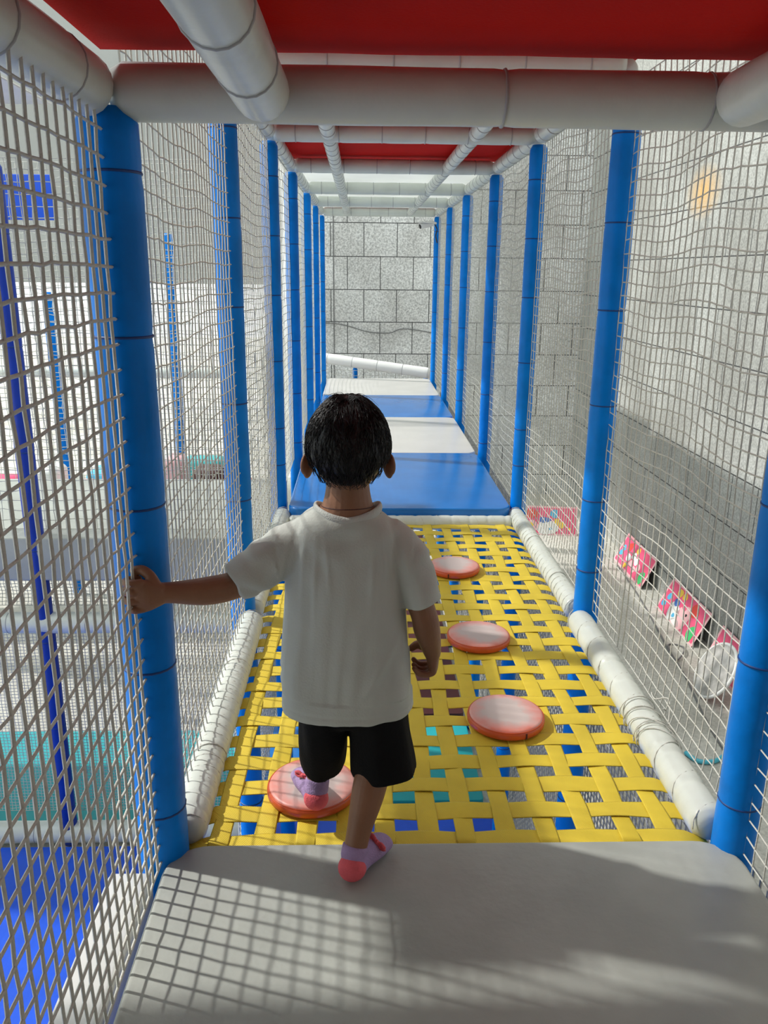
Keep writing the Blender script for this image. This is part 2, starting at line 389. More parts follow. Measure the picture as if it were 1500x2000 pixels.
# ------------------------------------------------------------------ posts
ordn = ['nearest', 'second nearest', 'third nearest', 'fourth nearest', 'fifth nearest', 'sixth nearest', 'farthest']
tops = [1.40, 1.70, 1.70, 1.70, 1.70, 1.70, 1.70]
for s, sd in ((-1, 'left'), (1, 'right')):
    for i, y in enumerate(YS):
        lb = 'blue foam-padded post, %s of the row on the %s of the corridor' % (ordn[i], sd)
        if i == 0 and s < 0: lb = 'blue foam-padded post beside the child\'s gripping hand, nearest on the left'
        if i == 6 and s > 0: lb = 'blue foam-padded post carrying the security camera, farthest on the right'
        b0 = -1.945
        r_ = 0.050 if (i == 0 and s < 0) else 0.043 if i < 2 else (0.040 if i < 5 else 0.036)
        tt = [1.95+z for z in (0.10+0.07*i % 0.2, 0.42, 0.74, 1.04, 1.30, 1.55) if z < tops[i]-0.03]+[0.6, 1.2]
        padded('padded_post', (s*PX, y, b0), (s*PX, y, tops[i]), r_, MB['blue'], MB['tie'], lb, 'post', 'blue padded posts along the corridor', ties=sorted(tt))

# ------------------------------------------------------------------ overhead beams
BG = 'white padded beams overhead'
padded('padded_beam', (-0.585, 1.433, 1.424), (1.1, 1.433, 1.424), 0.043, MB['white'], MB['wtie'],
       'thick white padded cross beam nearest the camera, under the red canopy', 'beam', BG, ties=[0.62, 0.95, 1.3])
padded('padded_beam', (-0.665, -0.6, 1.455), (-0.615, 1.40, 1.425), 0.046, MB['white'], MB['wtie'],
       'white padded beam along the left edge of the near red canopy', 'beam', BG, step=0.22)
padded('padded_beam', (-0.344, -0.6, 1.426), (-0.346, 1.394, 1.418), 0.043, MB['white'], MB['wtie'],
       'white padded beam running overhead left of centre under the near red canopy', 'beam', BG, step=0.24)
padded('padded_beam', (0.40, -0.6, 1.426), (0.40, 1.394, 1.420), 0.043, MB['white'], MB['wtie'],
       'white padded beam running overhead at the right under the near red canopy', 'beam', BG, step=0.24)
ZB = 1.738
for i in range(1, 7):
    nm = ['', 'second from the camera, mostly hidden by the nearest one', 'where the far red canopy begins', 'at the far end of the red canopy', 'first under the white roof sheet', 'second under the white roof sheet', 'farthest, above the granite end wall'][i]
    padded('padded_beam', (-0.575, YS[i], ZB), (0.575, YS[i], ZB), 0.040 if i < 4 else 0.043, MB['white'], MB['wtie'],
           'white padded cross beam ' + nm, 'beam', BG, step=0.19)
bay = ['', 'hidden mostly behind the nearest cross beam', 'just before the far red canopy', 'beside the far red canopy', 'in the first bay of white roof', 'in the second bay of white roof', 'in the last bay of white roof']
for i in range(1, 6):
    y0, y1 = YS[i]+0.042, YS[i+1]-0.042
    for x, sd in ((-0.6, 'left outer'), (0.6, 'right outer'), (-0.335, 'left inner'), (0.31, 'right inner')):
        z = ZB+0.0 if abs(x) > 0.5 else ZB-0.004
        padded('padded_beam', (x, y0, z), (x, y1, z), 0.038 if abs(x) > .5 else 0.034, MB['white'], MB['wtie'],
               'white padded lengthwise beam, %s one, %s' % (sd, bay[i+1] if i < 6 else ''), 'beam', BG, step=0.17)

# ------------------------------------------------------------------ roofs
def sheet(name, x0, x1, y0, y1, z, m, sag, label, cat):
    bm = bmesh.new(); nx, ny = 24, 24
    g = [[bm.verts.new((x0+(x1-x0)*i/nx, y0+(y1-y0)*j/ny, z-sag*math.sin(PI*i/nx)*math.sin(PI*j/ny)+0.002*noise.noise((i*.6, j*.5, z)))) for j in range(ny+1)] for i in range(nx+1)]
    for i in range(nx):
        for j in range(ny): bm.faces.new((g[i][j], g[i+1][j], g[i+1][j+1], g[i][j+1]))
    o = from_bm(name, bm, m); md = o.modifiers.new('thickness', 'SOLIDIFY'); md.thickness = 0.006; md.offset = 1
    return tag(o, label, cat)
sheet('canopy', -0.60, 1.15, -2.4, 1.43, 1.484, MB['red'], 0.004, 'red canvas canopy overhead, nearest the camera', 'canopy')
sheet('canopy', -0.66, 0.66, 1.50, 5.24, 1.792, MB['red'], 0.004, 'red canvas canopy further along the corridor, seen as a thin strip', 'canopy')
sheet('roof_sheet', -0.66, 0.66, 5.26, 8.80, 1.80, MB['sheet'], 0.004, 'white translucent roof sheet over the far half of the corridor', 'roof')
sheet('roof_sheet', -0.66, 0.66, 8.97, 10.4, 1.86, MB['sheet'], 0.003, 'hidden white sheet added past the farthest cross beam to lengthen the roof shadow', 'roof')  # added out of view; pushes the roof's shadow edge along the side wall
box_o = box('roof_strip', -0.62, 0.62, 8.80, 8.95, 1.792, 1.80, MB['palepink']); tag(box_o, 'narrow pink strip above the farthest cross beam', 'roof')

# sheets added on the left to shade the near pad and corridor floor
sheet('canopy', -4.2, -0.80, -2.6, 1.62, 1.92, MB['charcoal'], 0.01, 'unseen dark grey sheet added left of the camera to shade the near pad', 'canopy')
sheet('canopy', -2.06, -1.70, 1.66, 4.40, 1.92, MB['whitemat'], 0.004, 'narrow pale strip added top left to cast a shade band along the floor', 'canopy')
o = box('light_block_panel', -0.56, 0.56, -1.05, -0.98, 0.0, 1.38, MB['charcoal'], bevel=0.02); tag(o, 'unseen dark grey panel added behind the camera to block light', 'panel')  # added behind the camera, keeps rear light off the child and near pad
# ------------------------------------------------------------------ nets
def net_mesh(name, O, U, V, N, lu, lv, cell, r, seed=0, bulge=0.012, wave=0.006, sides=4, cu=None, jit=0.0012):
    """square mesh cord net spanning O..O+U*lu..O+V*lv; N is its normal"""
    O, U, V, N = [np.array(a, float) for a in (O, U, V, N)]
    nu = max(2, int(round(lu/(cu or cell)))); nv = max(2, int(round(lv/cell)))
    rs = np.random.RandomState(seed)
    u = np.linspace(0, 1, nu+1)[:, None]; v = np.linspace(0, 1, nv+1)[None, :]
    ph = rs.rand(6)*6.28
    env = np.sin(PI*u)*np.sin(PI*v)**0.5
    out = bulge*env*(0.7+0.6*np.sin(5*u+ph[0])*np.sin(4*v+ph[1]))
    dv = wave*np.sin(2*PI*u*1.6+ph[2]+v*2)*(0.4+0.6*v)*np.sin(PI*np.clip(u, 0, 1))**0.5 - 0.35*wave*np.sin(PI*u)
    du = 0.4*wave*np.sin(2*PI*v*1.3+ph[3])*np.sin(PI*u)
    out = out+rs.randn(nu+1, nv+1)*jit*0.5; dv = dv+rs.randn(nu+1, nv+1)*jit; du = du+rs.randn(nu+1, nv+1)*jit*0.6
    dv[:, 0] = 0; dv[:, -1] = 0
    P = O+(u*lu+du)[..., None]*U+(v*lv+dv)[..., None]*V+out[..., None]*N
    a = Acc()
    for i in range(nu+1): a.tube(P[i, :, :], r*1.05, sides, N, False)
    for j in range(nv+1): a.tube(P[:, j, :], r, sides, N, False)
    return a.mesh(name)
def net(name, O, U, V, N, lu, lv, cell, r, label, m='net', group=None, **k):
    o = link(name, net_mesh(name, O, U, V, N, lu, lv, cell, r, **k), MB[m])
    return tag(o, label, 'net', group)
NG = 'white cord safety nets along the corridor'
for s, sd in ((-1, 'left'), (1, 'right')):
    # the bay the camera stands in
    net('safety_net', (-0.596 if s < 0 else 0.603, -0.62, 0.005), (0, 1, 0), (0, 0, 1), (s, 0, 0), 2.012, 1.40, 0.041, 0.0028 if s < 0 else 0.002,
        'white cord safety net on the %s of the nearest bay%s' % (sd, ', gripped by the child' if s < 0 else ', at the picture edge'), group=NG, seed=3+s, bulge=0.006, wave=0.010, cu=0.034 if s < 0 else None)
    for i in range(6):
        y0, y1 = YS[i]+0.04, YS[i+1]-0.04
        lab = 'white cord safety net on the %s, between the %s and %s posts' % (sd, ordn[i], ordn[i+1])
        z0 = 0.035 if i < 2 else 0.012
        net('safety_net', ((-0.585, -0.602)[min(i, 1)] if s < 0 and i < 2 else s*0.612, y0 if s > 0 or i else y0+0.012, z0), (0, 1, 0), (0, 0, 1), (s, 0, 0), y1-y0, 1.70-z0, 0.041, 0.0019, lab, group=NG, seed=10*i+s+2,
            bulge=0.02, wave=0.014 if s > 0 else 0.007, sides=4 if i < 2 else 3)

# ------------------------------------------------------------------ floor side rails with laced cord
def rail(a, b, r, label, seed=0, cords=0.045, loose=None):
    a = Vector(a); b = Vector(b); L = (b-a).length; d = (b-a)/L; root = empty('floor_rail', a)
    n = int(L/0.006); pts, rad = [], []
    for i in range(n+1):
        s = L*i/n
        q = r-0.0028*max(0, math.cos(2*PI*s/cords))**6 + 0.0015*noise.noise((s*6, seed, 0)) - 0.003*math.exp(-((s-0.28)/0.01)**2)-0.003*math.exp(-((s-0.72)/0.01)**2)
        if s < 0.015: q -= 0.012*(1-s/0.015)
        if L-s < 0.015: q -= 0.012*(1-(L-s)/0.015)
        pts.append(d*s); rad.append(q)
    wire('foam_sleeve', pts, rad, MB['white'], root, 24)
    side = Vector((0, 0, 1)).cross(d); P = []
    m_ = int(L/cords)*14
    for i in range(m_+1):
        s = L*i/m_; t = 2*PI*s/cords; rr = r-0.0006
        P.append(d*s+side*math.cos(t)*rr+Vector((0, 0, 1))*math.sin(t)*rr)
    wire('lacing_cord', P, 0.0016, MB['net'], root, 5)
    if loose:
        rng = random.Random(seed)
        for k in range(7):
            s0 = loose+rng.uniform(-0.10, 0.10); P = []
            tilt = rng.uniform(-0.05, 0.05); e = rng.uniform(0.002, 0.010)
            for i in range(25):
                t = 2*PI*i/24; P.append(d*(s0+tilt*math.cos(t))+side*math.cos(t)*(r+e)+Vector((0, 0, 1))*math.sin(t)*(r+e*0.6))
            wire('loose_cord', P, 0.0016, MB['net'], root, 5)
        P = [d*loose+Vector((0.04, -0.05, 0.03)), d*loose+Vector((0.055, 0.0, 0.075)), d*loose+Vector((0.03, 0.03, 0.06)), d*loose+Vector((0.045, 0.09, 0.045)), d*loose+Vector((0.06, 0.02, 0.03)), d*loose+Vector((0.035, -0.02, 0.06))]
        wire('loose_cord', spline(P, 6), 0.0020, MB['net'], root, 5)
    tag(root, label, 'rail', 'white padded rails around the woven floor')
rail((-0.565, 1.475, 0.0), (-0.565, 2.575, 0.004), 0.042, 'white padded floor rail on the left, nearer of the two, laced with cord', 1)
rail((-0.575, 2.665, 0.0), (-0.575, 3.85, 0.0), 0.040, 'white padded floor rail on the left, farther one, half hidden by the child', 2)
rail((0.572, 1.475, 0.0), (0.565, 2.575, 0.004), 0.043, 'white padded floor rail on the right, nearer one, with tangled loose cord', 3, 0.12, loose=0.42)
rail((0.578, 2.665, 0.0), (0.578, 3.85, 0.0), 0.040, 'grey-white padded floor rail on the right, farther one, by the blue mat', 4)
rail((-0.54, 3.752, -0.012), (0.545, 3.752, -0.012), 0.036, 'white padded cross rail at the far end of the woven floor, before the blue mat', 5, 0.0875)

# ------------------------------------------------------------------ the child
def loft(bm, pts, rads, side, seg=24, k=6, caps=(1, 1)):
    P = spline(pts, k); R = spline([(a, b, 0) for a, b in rads], k)[:, :2]
    side = np.array(side, float)
    T = np.gradient(P, axis=0); T /= np.linalg.norm(T, axis=1)[:, None]
    rings = []
    def ring(c, t, rx, ry):
        b = np.cross(t, side); b /= np.linalg.norm(b); a = np.cross(b, t)
        return [bm.verts.new(tuple(c+a*rx*math.cos(2*PI*q/seg)+b*ry*math.sin(2*PI*q/seg))) for q in range(seg)]
    if caps[0]:
        for h in (0.97, 0.8, 0.5): rings.append(ring(P[0]-T[0]*min(R[0])*caps[0]*h, T[0], R[0][0]*math.sqrt(1-h*h), R[0][1]*math.sqrt(1-h*h)))
    for p, t, r_ in zip(P, T, R): rings.append(ring(p, t, max(r_[0], 1e-3), max(r_[1], 1e-3)))
    if caps[1]:
        for h in (0.5, 0.8, 0.97): rings.append(ring(P[-1]+T[-1]*min(R[-1])*caps[1]*h, T[-1], R[-1][0]*math.sqrt(1-h*h), R[-1][1]*math.sqrt(1-h*h)))
    for a, b in zip(rings, rings[1:]):
        for q in range(seg): bm.faces.new((a[q], a[(q+1) % seg], b[(q+1) % seg], b[q]))
    bm.faces.new(rings[0][::-1]); bm.faces.new(rings[-1])
def ell(bm, c, r, rot=None, seg=28):
    v = bmesh.ops.create_uvsphere(bm, u_segments=seg, v_segments=seg//2, radius=1.0)['verts']
    bmesh.ops.scale(bm, vec=r, verts=v)
    if rot: bmesh.ops.rotate(bm, matrix=rot, verts=v)
    bmesh.ops.translate(bm, vec=c, verts=v)
def fuse(bm, voxel, smooth=4):
    bmesh.ops.recalc_face_normals(bm, faces=bm.faces)
    me = bpy.data.meshes.new('tmp'); bm.to_mesh(me); bm.free()
    o = bpy.data.objects.new('tmp', me); COL.objects.link(o)
    md = o.modifiers.new('r', 'REMESH'); md.mode = 'VOXEL'; md.voxel_size = voxel; md.use_smooth_shade = True
    ms = o.modifiers.new('s', 'SMOOTH'); ms.factor = 0.5; ms.iterations = smooth
    dg = bpy.context.evaluated_depsgraph_get(); ev = o.evaluated_get(dg)
    r_ = bpy.data.meshes.new_from_object(ev); bpy.data.objects.remove(o); bpy.data.meshes.remove(me)
    return r_
kid = empty('person', (-0.215, 1.43, 0.0)); KL = Vector((0.215, -1.43, 0.0))
tag(kid, 'young child from behind in white t-shirt, black shorts and lilac socks gripping the left net', 'person')
def kp(name, me, m, parent=kid):
    o = link(name, me, m, parent)
    if parent is kid: o.location = KL
    return o
bm = bmesh.new()
loft(bm, [(-.212, 1.468, .31), (-.213, 1.462, .42), (-.217, 1.452, .56), (-.218, 1.446, .655), (-.217, 1.44, .70)], [(.066, .050), (.068, .052), (.085, .058), (.092, .052), (.070, .046)], (1, 0, 0))
loft(bm, [(-.217, 1.44, .67), (-.217, 1.438, .72), (-.2165, 1.436, .745), (-.216, 1.438, .785), (-.2155, 1.442, .82)], [(.080, .05), (.066, .047), (.047, .044), (.039, .042), (.040, .048)], (1, 0, 0))
ell(bm, (-.2155, 1.444, .851), (.0665, .082, .083))
ell(bm, (-.2155, 1.478, .806), (.050, .046, .046))                      # jaw and cheeks
ell(bm, (-.2155, 1.505, .778), (.018, .014, .012))                      # chin
ell(bm, (-.2155, 1.530, .826), (.0085, .012, .010)); ell(bm, (-.2155, 1.523, .842), (.006, .010, .014))   # nose
for s in (-1, 1):
    ell(bm, (-.2155+s*.038, 1.492, .818), (.020, .020, .020))           # cheeks
    R = Matrix.Rotation(s*0.45, 3, 'Z') @ Matrix.Rotation(-s*0.10, 3, 'Y')
    ell(bm, (-.2155+s*.0725, 1.446, .816), (.0065, .018, .0255), R)     # ear shell
    ell(bm, (-.2155+s*.0775, 1.438, .820), (.0065, .0145, .0205), R)
# left arm reaching out to the net
loft(bm, [(-.295, 1.448, .665), (-.345, 1.438, .632), (-.420, 1.412, .598), (-.475, 1.390, .592), (-.535, 1.368, .598), (-.558, 1.358, .600)],
     [(.036, .036), (.031, .031), (.0265, .0265), (.0262, .025), (.0195, .0185), (.021, .015)], (0, 0, 1))
loft(bm, [(-.550, 1.358, .600), (-.568, 1.350, .600), (-.584, 1.347, .599)], [(.022, .014), (.029, .0135), (.031, .011)], (0, 0, 1), k=4)
for kf, (z, ex) in enumerate(((.6255, 0.0), (.6085, 0.003), (.5915, 0.0015), (.5750, -0.003))):
    rr = 0.0070 if kf < 3 else 0.0063
    loft(bm, [(-.578, 1.346, z), (-.596-ex, 1.341, z), (-.609-ex, 1.351, z-.001), (-.606-ex, 1.366, z-.002), (-.590, 1.371, z-.002)], [(rr, rr), (rr*1.06, rr*1.06), (rr, rr), (rr*.95, rr*.95), (rr*.85, rr*.85)], (0, 0, 1), 14, 4)
loft(bm, [(-.556, 1.356, .614), (-.567, 1.362, .632), (-.582, 1.368, .641), (-.597, 1.370, .640)], [(.011, .011), (.0098, .0098), (.0092, .0092), (.0078, .0078)], (0, 1, 0), 14, 4)
# right arm hanging
loft(bm, [(-.137, 1.448, .668), (-.108, 1.442, .62), (-.074, 1.428, .535), (-.064, 1.436, .492), (-.052, 1.452, .442), (-.050, 1.458, .428)],
     [(.032, .032), (.027, .029), (.0252, .0258), (.0258, .025), (.0185, .0195), (.0145, .021)], (1, 0, 0))
loft(bm, [(-.051, 1.456, .436), (-.049, 1.462, .418), (-.048, 1.464, .403)], [(.0145, .021), (.0125, .027), (.0105, .028)], (1, 0, 0), k=4)
for kf, (y, dz) in enumerate(((1.4845, 0.006), (1.4705, 0.001), (1.4565, 0.0), (1.4435, 0.004))):
    rr = 0.0066 if kf < 3 else 0.0060
    loft(bm, [(-.047, y, .407), (-.049, y, .3945+dz*.5), (-.062, y-.001, .388+dz), (-.077, y-.002, .391+dz), (-.0855, y-.002, .400+dz)], [(rr, rr), (rr*1.05, rr*1.05), (rr, rr), (rr*.93, rr*.93), (rr*.78, rr*.78)], (0, 1, 0), 14, 4)
loft(bm, [(-.052, 1.472, .432), (-.064, 1.482, .434), (-.078, 1.486, .437), (-.090, 1.484, .430)], [(.0105, .0105), (.0098, .0098), (.0088, .0088), (.0072, .0072)], (0, 0, 1), 14, 4)
# legs: right one stands on the pad, left one is raised onto the stepping pad
loft(bm, [(-.158, 1.468, .335), (-.158, 1.448, .27), (-.163, 1.432, .205), (-.177, 1.402, .150), (-.194, 1.372, .090), (-.2045, 1.353, .045)],
     [(.052, .055), (.046, .047), (.036, .037), (.0335, .034), (.025, .026), (.0225, .024)], (1, 0, 0))
loft(bm, [(-.207, 1.336, .026), (-.192, 1.365, .028), (-.170, 1.396, .022), (-.150, 1.420, .016)], [(.021, .022), (.0235, .024), (.026, .018), (.022, .012)], (1, -.5, 0), k=5)
loft(bm, [(-.262, 1.470, .335), (-.268, 1.505, .27), (-.274, 1.540, .205), (-.279, 1.538, .155), (-.285, 1.518, .100), (-.287, 1.512, .078)],
     [(.052, .055), (.045, .046), (.036, .037), (.032, .033), (.023, .024), (.021, .022)], (1, 0, 0))
loft(bm, [(-.287, 1.503, .064), (-.296, 1.535, .066), (-.312, 1.575, .058), (-.326, 1.606, .053)], [(.020, .021), (.022, .022), (.025, .017), (.021, .011)], (1, .3, 0), k=5)
body = kp('body', fuse(bm, 0.0018, 2), MB['skin'])
for s in (-1, 1):
    bm = bmesh.new(); ell(bm, (-.2155+s*.027, 1.5125, .846), (.0095, .0085, .0062)); e_ = from_bm('eye', bm, MB['eye'], kid); e_.location = KL
    bm = bmesh.new(); ell(bm, (-.2155+s*.027, 1.5195, .846), (.0045, .0022, .0045)); i_ = from_bm('iris', bm, MB['iris'], e_)
    bm = bmesh.new(); loft(bm, [(-.2155+s*.014, 1.520, .862), (-.2155+s*.027, 1.5205, .8655), (-.2155+s*.041, 1.512, .862)], [(.0012, .002), (.0016, .0026), (.001, .0015)], (0, 1, 0), 8, 4)
    b_ = from_bm('eyebrow', bm, MB['hair'], kid); b_.location = KL
bm = bmesh.new(); loft(bm, [(-.2305, 1.5165, .801), (-.2155, 1.524, .7995), (-.2005, 1.5165, .801)], [(.0018, .0015), (.004, .0035), (.0018, .0015)], (0, 0, 1), 10, 5)
b_ = from_bm('mouth', bm, MB['lip'], kid); b_.location = KL

# t-shirt
bm = bmesh.new()
loft(bm, [(-.217, 1.455, .318), (-.218, 1.455, .36), (-.220, 1.452, .44), (-.222, 1.448, .53), (-.221, 1.444, .61), (-.2195, 1.442, .672), (-.2185, 1.441, .708), (-.217, 1.440, .735)],
     [(.133, .084), (.131, .083), (.126, .078), (.119, .072), (.113, .067), (.110, .062), (.098, .056), (.060, .048)], (1, 0, 0), 48, 6, (0.15, 0.4))
loft(bm, [(-.290, 1.447, .683), (-.335, 1.440, .655), (-.375, 1.428, .628), (-.427, 1.410, .601)], [(.036, .040), (.047, .043), (.044, .040), (.0375, .037)], (0, 0, 1), 32, 6, (0.5, 0.12))
loft(bm, [(-.150, 1.447, .683), (-.114, 1.444, .645), (-.093, 1.440, .605), (-.074, 1.430, .550)], [(.040, .036), (.043, .046), (.042, .043), (.039, .040)], (1, 0, .4), 32, 6, (0.5, 0.12))
sm = fuse(bm, 0.0034, 3)
bm = bmesh.new(); bm.from_mesh(sm); bpy.data.meshes.remove(sm)
bm.normal_update()
def fold(p):
    x, y, z = p
    f = 0.0
    # long soft vertical drapes, stronger lower down
    k = max(0.0, min(1.0, (0.66-z)/0.2)); inside = 1.0 if -0.345 < x < -0.095 else 0.35
    f += 0.0105*k*inside*noise.noise((x*20+z*2.2, y*14, z*3.0))
    f += 0.0065*k*inside*noise.noise((x*38-z*3, y*20+5, z*5.0))
    # pulls from both shoulders
    for sx in (-0.31, -0.12):
        d = math.hypot(x-sx, (z-0.70)); a = math.atan2(z-0.70, x-sx)
        f += 0.0020*math.exp(-((d-0.085)/0.035)**2)*math.sin(a*9+sx*40)
    for sx, kk in ((-0.335, 1), (-0.108, -1)):
        q = (x-sx)-kk*(z-0.60)*0.25
        if z > 0.60: f -= 0.0018*math.exp(-(q/0.006)**2)
    f += 0.006*noise.noise((x*16+4, y*10, z*7))*(1 if z < 0.69 else max(0, 1-(z-.69)/.02))
    # sleeve creases
    if x < -0.345: f += 0.0016*math.sin((x*0.6+z)*120+noise.noise((x*20, y*20, z*20))*3)
    if x > -0.095 and z > 0.53: f += 0.0012*math.sin((x-z*0.5)*120+noise.noise((x*20, y*20, z*20))*3)
    # one diagonal crease low on the right of the back
    q = (x+0.165)-(z-0.42)*0.55
    f += 0.005*math.exp(-(q/0.010)**2)*math.exp(-((z-0.43)/0.06)**2)
    f += 0.0045*math.exp(-((x+0.112)/0.006)**2)*math.exp(-((z-0.47)/0.035)**2)
    if z < 0.36: f *= 0.35
    for xc, sl, zc, wz in ((-.298, .10, .63, .05), (-.276, .06, .61, .06), (-.252, -.08, .64, .04), (-.150, -.10, .63, .055), (-.172, .04, .61, .05), (-.130, -.2, .60, .05)):
        f += 0.0032*math.exp(-(((x-xc)-sl*(z-zc))/0.0050)**2)*math.exp(-((z-zc)/wz)**2)
    # hem stitching
    if z < 0.338 and z > 0.330: f -= 0.0012
    return f
for v in bm.verts: v.co += v.normal*fold(v.co)
dele = [v for v in bm.verts if v.co.z > 0.69 and ((v.co.x+.2165)/.0605)**2+((v.co.y-1.443)/.052)**2 < 1 and v.normal.z > 0.05]
bmesh.ops.delete(bm, geom=dele, context='VERTS')
me = bpy.data.meshes.new('t_shirt'); bm.to_mesh(me); bm.free()
shirt = kp('t_shirt', me, MB['shirt'])
P = []
for k in range(49):
    t = 2*PI*k/48; c_, s_ = math.cos(t), math.sin(t)
    P.append((-.2165+.0595*c_, 1.443+.0515*s_, .7265+.0110*abs(c_)**1.5-(.020 if s_ > 0 else .003)*s_*s_))
a = Acc(); a.tube(P, np.array([[0.0095, 0.0046]]*49), 12, (0.0, 0.0, 1.0), False)
a.obj('collar', MB['rib'], shirt)
# shorts
bm = bmesh.new()
loft(bm, [(-.217, 1.465, .40), (-.217, 1.465, .35), (-.214, 1.465, .295)], [(.088, .058), (.098, .064), (.102, .062)], (1, 0, 0), 40, 5, (.2, .3))
loft(bm, [(-.262, 1.466, .340), (-.268, 1.484, .25), (-.2745, 1.514, .162)], [(.056, .068), (.052, .070), (.0485, .068)], (1, 0, 0), 32, 6, (.3, .08))
loft(bm, [(-.162, 1.460, .340), (-.150, 1.448, .25), (-.144, 1.440, .176)], [(.060, .068), (.063, .066), (.0665, .064)], (1, 0, 0), 32, 6, (.3, .08))
sm = fuse(bm, 0.0034, 3); bm = bmesh.new(); bm.from_mesh(sm); bpy.data.meshes.remove(sm); bm.normal_update()
for v in bm.verts: v.co += v.normal*0.007*noise.noise((v.co.x*22, v.co.y*22, v.co.z*9))
me = bpy.data.meshes.new('shorts'); bm.to_mesh(me); bm.free(); kp('shorts', me, MB['shorts'])
# socks
def sock(pts_leg, r_leg, pts_foot, r_foot, side, heel_c, heel_r, bow_c, bow_dir):
    bm = bmesh.new(); loft(bm, pts_leg, r_leg, (1, 0, 0), 28, 5, (0.1, .6)); loft(bm, pts_foot, r_foot, side, 28, 6)
    o = kp('sock', fuse(bm, 0.0026, 4), MB['sock'])
    bm = bmesh.new(); ell(bm, heel_c, heel_r); h = from_bm('heel_patch', bm, MB['heel'], o)
    A = Acc(); c = np.array(bow_c); d = np.array(bow_dir, float); d /= np.linalg.norm(d); u_ = np.array([0, 0, 1.0])
    for s in (-1, 1):
        q = [c+s*d*0.002, c+s*d*0.012+u_*0.006, c+s*d*0.021+u_*0.002, c+s*d*0.012-u_*0.004, c+s*d*0.002]
        A.tube(spline(q, 5), 0.0035, 8, None, True)
    A.tube([c-d*0.004, c+d*0.004], 0.005, 8)
    A.obj('bow', MB['heel'], o)
    A = Acc(); A.tube(spline([c+d*0.001, c-d*0.008-u_*0.008, c-d*0.006-u_*0.016], 5), 0.0012, 6); A.tube(spline([c+d*0.001, c-d*0.001-u_*0.009, c-d*0.003-u_*0.018], 5), 0.0012, 6)
    A.obj('gold_thread', MB['gold'], o)
sock([(-.2005, 1.360, .060), (-.205, 1.351, .040)], [(.0275, .029), (.027, .029)],
     [(-.208, 1.337, .028), (-.192, 1.367, .031), (-.167, 1.399, .024), (-.147, 1.423, .019)], [(.0265, .027), (.029, .029), (.031, .022), (.027, .016)], (1, -.5, 0),
     (-.2080, 1.3358, .0280), (.0284, .0268, .0270), (-.158, 1.382, .048), (.6, -.5, -.35))
sock([(-.2848, 1.519, .105), (-.287, 1.512, .080)], [(.0262, .027), (.0255, .027)],
     [(-.288, 1.505, .066), (-.297, 1.537, .068), (-.313, 1.577, .061), (-.327, 1.609, .056)], [(.0245, .0255), (.027, .027), (.030, .021), (.026, .015)], (1, .3, 0),
     (-.2875, 1.5040, .0660), (.0268, .0268, .0255), (-.318, 1.545, .094), (.7, -.5, .1))
# hair
HC = Vector((-.2155, 1.444, .851)); HR = Vector((.0665, .082, .083))
def hairline(phi):
    # phi 0 = back; returns the lowest elevation angle of hair
    a = abs(((phi+PI) % (2*PI))-PI)
    keys = [(0, -0.80), (0.45, -0.78), (0.85, -0.62), (1.15, -0.34), (1.35, -0.12), (1.6, -0.10), (1.85, -0.28), (2.1, 0.12), (2.5, 0.42), (PI, 0.46)]
    for (a0, v0), (a1, v1) in zip(keys, keys[1:]):
        if a <= a1: return v0+(v1-v0)*(a-a0)/(a1-a0)
    return 0.46
def hpt(phi, el, h):
    d = Vector((math.sin(phi)*math.cos(el), -math.cos(phi)*math.cos(el), math.sin(el)))
    return HC+Vector((d.x*(HR.x+h), d.y*(HR.y+h), d.z*(HR.z+h)))
bm = bmesh.new(); NP, NT = 96, 40; rows = []
for i in range(NP):
    phi = 2*PI*i/NP; e0 = hairline(phi); row = []
    for j in range(NT+1):
        t = j/NT; el = PI/2*(1-t)+e0*t; el = min(el, PI/2-0.002)
        th = 0.0105*min(1, (1-t)*5+0.02)**0.6+0.0005
        if el < 0: th *= (0.55+0.45*max(0, 1+el/0.75))
        th += 0.0022*noise.noise((math.sin(phi)*9, math.cos(phi)*9, el*3))*min(1, (1-t)*6)
        th += 0.0012*noise.noise((math.sin(phi)*38, math.cos(phi)*38, el*4))
        if t > 0.985: th = -0.003
        row.append(bm.verts.new(hpt(phi, el, th)))
    rows.append(row)
for i in range(NP):
    a_, b_ = rows[i], rows[(i+1) % NP]
    for j in range(NT): bm.faces.new((a_[j], b_[j], b_[j+1], a_[j+1]))
hair = kp('hair', (lambda b: (bmesh.ops.recalc_face_normals(b, faces=b.faces), [me := bpy.data.meshes.new('hair'), b.to_mesh(me), b.free()], me)[-1])(bm), MB['hair'])
A = Acc(); rng = random.Random(11)
for k in range(2600):
    phi = rng.uniform(0, 2*PI); e0 = hairline(phi)
    el = rng.uniform(max(e0+0.15, -0.5), 1.45); ln = rng.uniform(0.25, 0.55); sw = rng.uniform(-0.25, 0.25)
    P = []
    for q in range(6):
        t = q/5; e = el-ln*t
        if e < e0-0.04: e = e0-0.04
        h = 0.0098*(0.6+0.4*max(0, 1+min(0, e)/0.75))+0.0030*math.sin(PI*t)*rng.uniform(0.5, 1.2)
        P.append(hpt(phi+sw*t/max(0.25, math.cos(e)), e, h))
    A.tube(P, [0.0006, 0.0006, 0.00055, 0.0005, 0.0004, 0.0002], 3, None, False)
